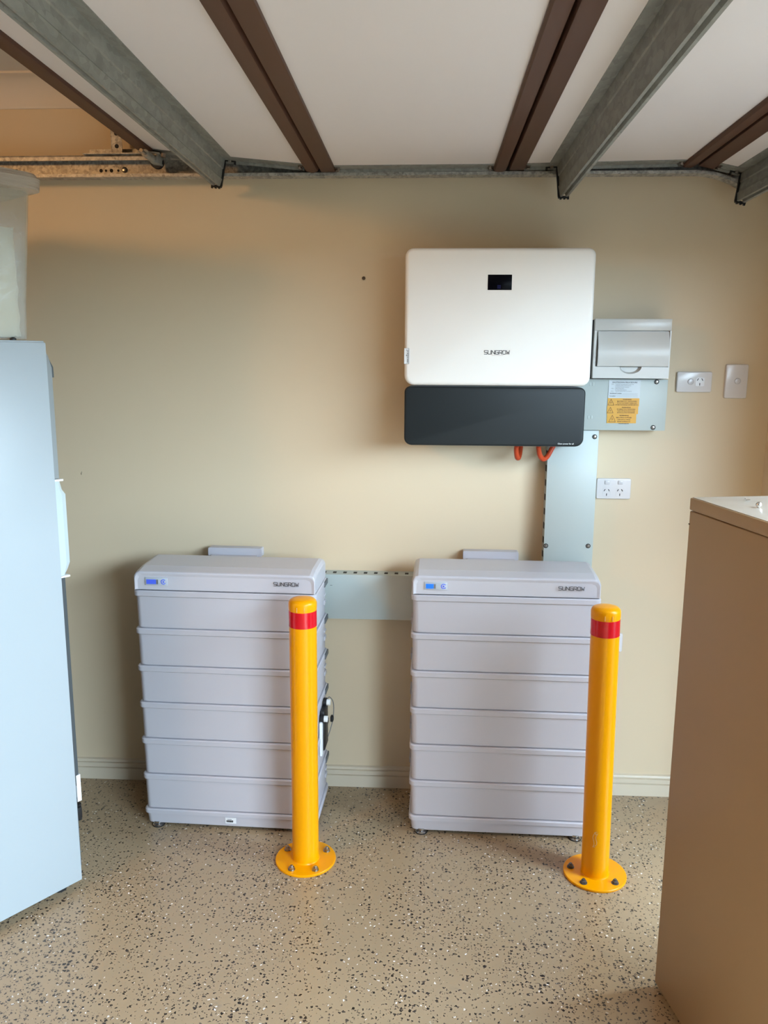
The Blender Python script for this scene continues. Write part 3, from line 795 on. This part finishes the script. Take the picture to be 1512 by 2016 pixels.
# ------------------------------------------------------------------ power points and switch
def plate(x0, x1, z0, z1, r=.006):
    return MB().loft([[(x, yy, z) for x, z in rrect(x0 + i, x1 - i, z0 + i, z1 - i, max(r - i, .002))] for yy, i in ((-.0005, 0), (-.009, 0), (-.0112, .0012), (-.012, .0035))])
def pins(par, x, z, root, k=1.0):
    for dx, dz, a in ((-.0075, .006, 30), (.0075, .006, -30), (0, -.010, 0)):
        b_ = MB().box(-.0010, .0010, -.0136, -.0118, -.0042, .0042).xf(Matrix.Translation((x + dx * k, 0, z + dz)) @ Matrix.Rotation(R(-a) * -1, 4, 'Y'))
        o = obj('pin_slot', b_, M['slot'], par, smooth=0); o.data.transform(root.matrix_basis.inverted())
gp = thing('power_point', 'white double power point beside the vertical steel duct', 'power point', (.675, 0, 1.152), group='wall power points')
obj('plate', plate(.6150, .7365, 1.1525, 1.2265), M['gpo'], gp, world=True)
for cx in (.651, .698):
    o = obj('rocker', MB().box(cx - .0085, cx + .0085, -.0155, -.0115, 1.2055, 1.2195, .003), M['gpo_side'], gp, world=True)
    f = obj('socket_face', MB().loft([[(x, yy, z) for x, z in rrect(cx - .014, cx + .014, 1.163, 1.192, .004)] for yy in (-.0115, -.0124)]), M['gpo'], gp, world=True)
    pins(f, cx, 1.1785, gp)
gp2 = thing('power_point', 'white single power point with round button right of the switchboard', 'power point', (.932, 0, 1.535), group='wall power points')
obj('plate', plate(.8725, .9925, 1.5345, 1.6055), M['gpo'], gp2, world=True)
obj('rocker', MB().lathe([(.0105, 0), (.0105, .002), (.009, .0035), (.002, .0045)], seg=24).xf(Matrix.Translation((.9195, -.0115, 1.5710)) @ Matrix.Rotation(R(90), 4, 'X')), M['gpo_side'], gp2, world=True)
f = obj('socket_face', MB().loft([[(x, yy, z) for x, z in rrect(.937, .967, 1.5555, 1.586, .004)] for yy in (-.0115, -.0124)]), M['gpo'], gp2, world=True)
pins(f, .951, 1.5725, gp2)
ls = thing('light_switch', 'white upright wall switch plate with one round button near the corner', 'light switch', (1.076, 0, 1.515))
obj('plate', plate(1.0385, 1.1145, 1.5145, 1.6315), M['gpo'], ls, world=True)
obj('rocker', MB().lathe([(.0105, 0), (.0105, .002), (.009, .0035), (.002, .0045)], seg=24).xf(Matrix.Translation((1.0795, -.0115, 1.5740)) @ Matrix.Rotation(R(90), 4, 'X')), M['gpo_side'], ls, world=True)
gp3 = thing('wall_plate', 'white wall plate low on the wall, half hidden behind the right bollard', 'wall plate', (.68, 0, .576))
obj('plate', plate(.6235, .7405, .5755, .6465), M['gpo'], gp3, world=True)
obj('rocker', MB().box(.650, .667, -.0155, -.0115, .622, .636, .003), M['gpo_side'], gp3, world=True)
wp = thing('wall_plug', 'small brown wall plug left in the wall beside the inverter', 'wall plug', (-.226, 0, 1.920))
obj('plug_collar', MB().lathe([(.0062, 0), (.0062, .002), (.0030, .0024), (.0028, .0008), (0.0001, .0008)], seg=14).xf(Matrix.Translation((-.226, -.0005, 1.9205)) @ Matrix.Rotation(R(90), 4, 'X')), M['chip'], wp, world=True)
obj('paint_chip', MB().box(-1.2805, -1.2785, -.0006, .0001, 1.214, 1.222).box(-1.2775, -1.2765, -.0006, .0001, 1.221, 1.227), M['chip'], wb, smooth=0)

# ------------------------------------------------------------------ bollards
def bollard(x, y, lean, bolts, label, dark, scuffed):
    t = thing('bollard', label, 'bollard', (x, y, 0), 0, 'yellow safety bollards')
    bp = MB().lathe([(.099, 0), (.100, .0015), (.100, .0065), (.0985, .008), (.03, .008)], seg=64)
    obj('base_plate', bp, M['yellow'], t)
    rot = Matrix.Rotation(R(lean), 4, 'Y')
    obj('post', MB().lathe([(.0465, .0075), (.0440, .011), (.0435, .014), (.0435, .872)], seg=48).xf(rot), M['yellow'], t)
    cap = obj('cap', MB().lathe([(.0440, .868), (.0446, .871), (.0446, .889), (.0425, .8955), (.037, .9005), (.026, .9040), (.012, .9058), (.002, .9062)], seg=48).xf(rot), M['yellow'], t)
    obj('cap_notch', MB().box(-.012, -.011, -.0453, -.044, .869, .884).box(.011, .012, -.0453, -.044, .869, .884).xf(rot), M['scuff'], cap, smooth=0)
    obj('red_band', MB().lathe([(.0430, .8145), (.0441, .8145), (.0441, .8660), (.0430, .8660)], seg=48).xf(rot), M['redband'], t)
    for a in bolts:
        bx, by = .077 * math.cos(R(a)), .077 * math.sin(R(a))
        b_ = obj('anchor_bolt', MB().lathe([(.0088, .0095), (.0092, .0162), (.0080, .0172), (.0050, .0172), (.0050, .0215), (.0042, .0225)], (bx, by, 0), 6 if dark else 20), M['bolt_dk'] if dark else M['bolt'], t)
        obj('washer', MB().lathe([(.0118, .0080), (.0118, .0095), (.006, .0097)], (bx, by, 0), 20), M['bolt_dk'] if dark else M['bolt'], b_)
    if scuffed:
        s = MB()
        for (z0, z1, a0, w) in ((.120, .174, -7, .0022), (.126, .170, 4, .0016), (.164, .175, 0, .004), (.120, .128, -4, .003)):
            n_ = 8; L_ = []
            for i in range(n_ + 1):
                z = z0 + (z1 - z0) * i / n_; aa = R(-108 + a0 + 4 * math.sin(i * .9) + i * .6)
                L_.append([(.0438 * math.cos(aa + q), .0438 * math.sin(aa + q), z) for q in (-w / .0438 / 2, w / .0438 / 2)])
            s.loft(L_, False, False, False)
        obj('scuff_mark', s.xf(rot), M['scuff'], t)
    return t
bollard(-.3795, -.4955, 0.05, (-118, -58, 32, 150), 'yellow bollard with red band in front of the left battery tower', False, False)
bollard(.5680, -.5155, -0.75, (-128, -47, 52, 165), 'scuffed yellow bollard with red band in front of the right battery tower', True, True)

# ------------------------------------------------------------------ fridge at the left edge
FA = math.atan2(-.806, -.592)
fr = thing('fridge', 'tall pale fridge seen side-on at the left edge with a grey handle', 'fridge', (-1.056, -.684, 0), FA)
# local +x runs along the lit side towards the camera, local -y runs away from it (mirrored frame: depth is -y)
FW, FD = .60, .66
obj('cabinet_shell', MB().box(0.0, FW, -FD, 0.0, .028, 1.680, .005), M['fridge'], fr)
obj('top_cap', MB().box(0.004, FW - .004, -FD + .004, -.004, 1.676, 1.6835, .002), M['fridge'], fr)
def fdoor(z0, z1, mt, th, name='door'):
    pts = [(0.0, -.012), (-.006, -.012), (-th, -.016), (-th - .006, -.05), (-th - .010, -FD / 2), (-th - .006, -FD + .05), (-th, -FD + .016), (-.006, -FD + .012), (0.0, -FD + .012)]
    return obj(name, MB().loft([[(p[0] * (1 - q), p[1], z) for p in pts] for z, q in ((z0, .0), (z1 - .045, 0), (z1 - .012, .45), (z1, .8))] if z1 > 1.5 else [[(p[0], p[1], z) for p in pts] for z in (z0, z1)]), mt, fr)
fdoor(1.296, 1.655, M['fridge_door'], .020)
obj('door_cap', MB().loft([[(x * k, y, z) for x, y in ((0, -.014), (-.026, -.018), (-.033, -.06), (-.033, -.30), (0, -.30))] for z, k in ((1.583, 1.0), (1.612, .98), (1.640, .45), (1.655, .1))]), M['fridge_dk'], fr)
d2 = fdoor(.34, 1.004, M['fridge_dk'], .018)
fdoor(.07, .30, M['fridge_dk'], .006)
hz = [(1.288, .55), (1.262, .72), (1.248, 1.0), (1.045, 1.0), (1.028, .8), (1.010, .5)]
hd_ = MB().loft([[(x * k, y, z) for x, y in ((0, -.006), (-.020, -.006), (-.036, -.016), (-.040, -.030), (-.036, -.060), (0, -.075))] for z, k in hz])
hnd = obj('handle', hd_, M['fridge_handle'], fr, label='pale grey moulded handle')
obj('handle_trim', MB().box(-.026, 0, -.03, -.004, 1.2885, 1.2945, .001).box(-.028, 0, -.03, -.004, 1.0035, 1.0090, .001), M['white_trim'], fr)
obj('rating_sticker', MB().box(-.0215, -.008, -.030, -.0125, .285, .372), M['sticker'], fr)
stp = MB()
for k in range(7): stp.box(-.0222, -.012, -.026, -.018, .297 + k * .009, .301 + k * .009)
obj('sticker_print', stp, M['ink_grey'], fr, smooth=0)
obj('hinge_block', MB().box(-.022, 0, -.055, -.014, .225, .262, .003).cyl((-.018, -.03, .215), (-.018, -.03, .268), .009, 12), M['black'], fr)
for fx_, fy_ in ((.05, -.05), (FW - .05, -.05), (.05, -FD + .05), (FW - .05, -FD + .05)):
    obj('foot', MB().lathe([(.02, 0), (.02, .012), (.012, .014), (.012, .03)], (fx_, fy_, 0), 14), M['rubber'], fr)
obj('hinge_cap', MB().lathe([(.009, 1.680), (.0085, 1.688), (.005, 1.691), (.001, 1.692)], (.085, -.016, 0), 16), M['black'], fr)

# plastic tub on top of the fridge
tb = thing('storage_tub', 'frosted clear plastic storage tub with lid standing on the fridge', 'storage tub', (-1.056, -.684, 1.6842), FA)
def trect(ins, z, r=.03):
    return [(x, y, z) for x, y in rrect(.030 + ins, .480 - ins, -.540 + ins, -.022 - ins, r, 5)]
wall_o = [trect(.004, .002, .02), trect(.0, .012), trect(-.003, .10), trect(-.022, .395)]
wall_i = [trect(-.019, .395), trect(.0, .10), trect(.003, .014), trect(.007, .006, .02)]
obj('tub_body', MB().loft(wall_o + wall_i), M['tub'], tb)
obj('tub_lid', MB().loft([trect(-.022, .388), trect(-.046, .392, .045), trect(-.048, .420, .045), trect(-.040, .434, .045), trect(-.020, .438, .04), trect(-.005, .432, .03)]), M['tub_lid'], tb)
fb = MB()
random.seed(8)
L_ = []
for k in range(12):
    z = .010 + k * .026
    ring = []
    for x, y, _ in trect(.011, 0, .035):
        ring.append((x + random.uniform(-.003, .003), y + random.uniform(-.003, .003), z + random.uniform(-.004, .004)))
    L_.append(ring)
fb.loft(L_)
fo = obj('folded_cloth', fb, M['cloth'], None, smooth=80)
fo.matrix_basis = tb.matrix_basis.copy()
tag(fo, 'cream folded cloth packed inside the clear tub on the fridge', 'cloth')

# ------------------------------------------------------------------ steel cabinet at the right edge
CA = R(-90 + 10.5)
cb_ = thing('steel_cabinet', 'tan steel office cabinet with a scratched, sheen-painted top at the right edge', 'cabinet', (.629, -.993, 0), CA)
# local x: along the visible left side towards the camera, local y: away to the right
CD, CW = .62, .465
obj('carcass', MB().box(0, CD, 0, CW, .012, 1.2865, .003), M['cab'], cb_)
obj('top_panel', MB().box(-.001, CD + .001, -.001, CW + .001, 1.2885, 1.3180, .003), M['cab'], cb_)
obj('top_sheet', MB().box(.003, CD - .003, .003, CW - .003, 1.3170, 1.3195, .001), M['cab_top'], cb_, label='worn top sheet with sheen painted into its colour')
obj('plinth', MB().box(.01, CD - .01, .01, CW - .01, 0, .014), M['cab'], cb_)
obj('edge_notch', MB().box(-.0004, .006, -.0004, .001, 1.253, 1.256), M['chip'], cb_, smooth=0)
bl = obj('metal_ball', MB().lathe([(.0008, -.0065), (.0040, -.0052), (.0060, -.0025), (.0065, 0), (.0060, .0025), (.0040, .0052), (.0008, .0065)], (.732, -1.130, 1.3260), 18), M['pearl'])
tag(bl, 'small shiny silver ball on top of the tan cabinet', 'ball')
cr = obj('metal_crumb', MB().cyl((.742, -1.035, 1.3210), (.750, -1.036, 1.3210), .0014, 8).cyl((.739, -1.033, 1.3217), (.742, -1.035, 1.3217), .0024, 8), M['pearl'])
tag(cr, 'tiny loose screw lying on the cabinet top behind the silver ball', 'screw')
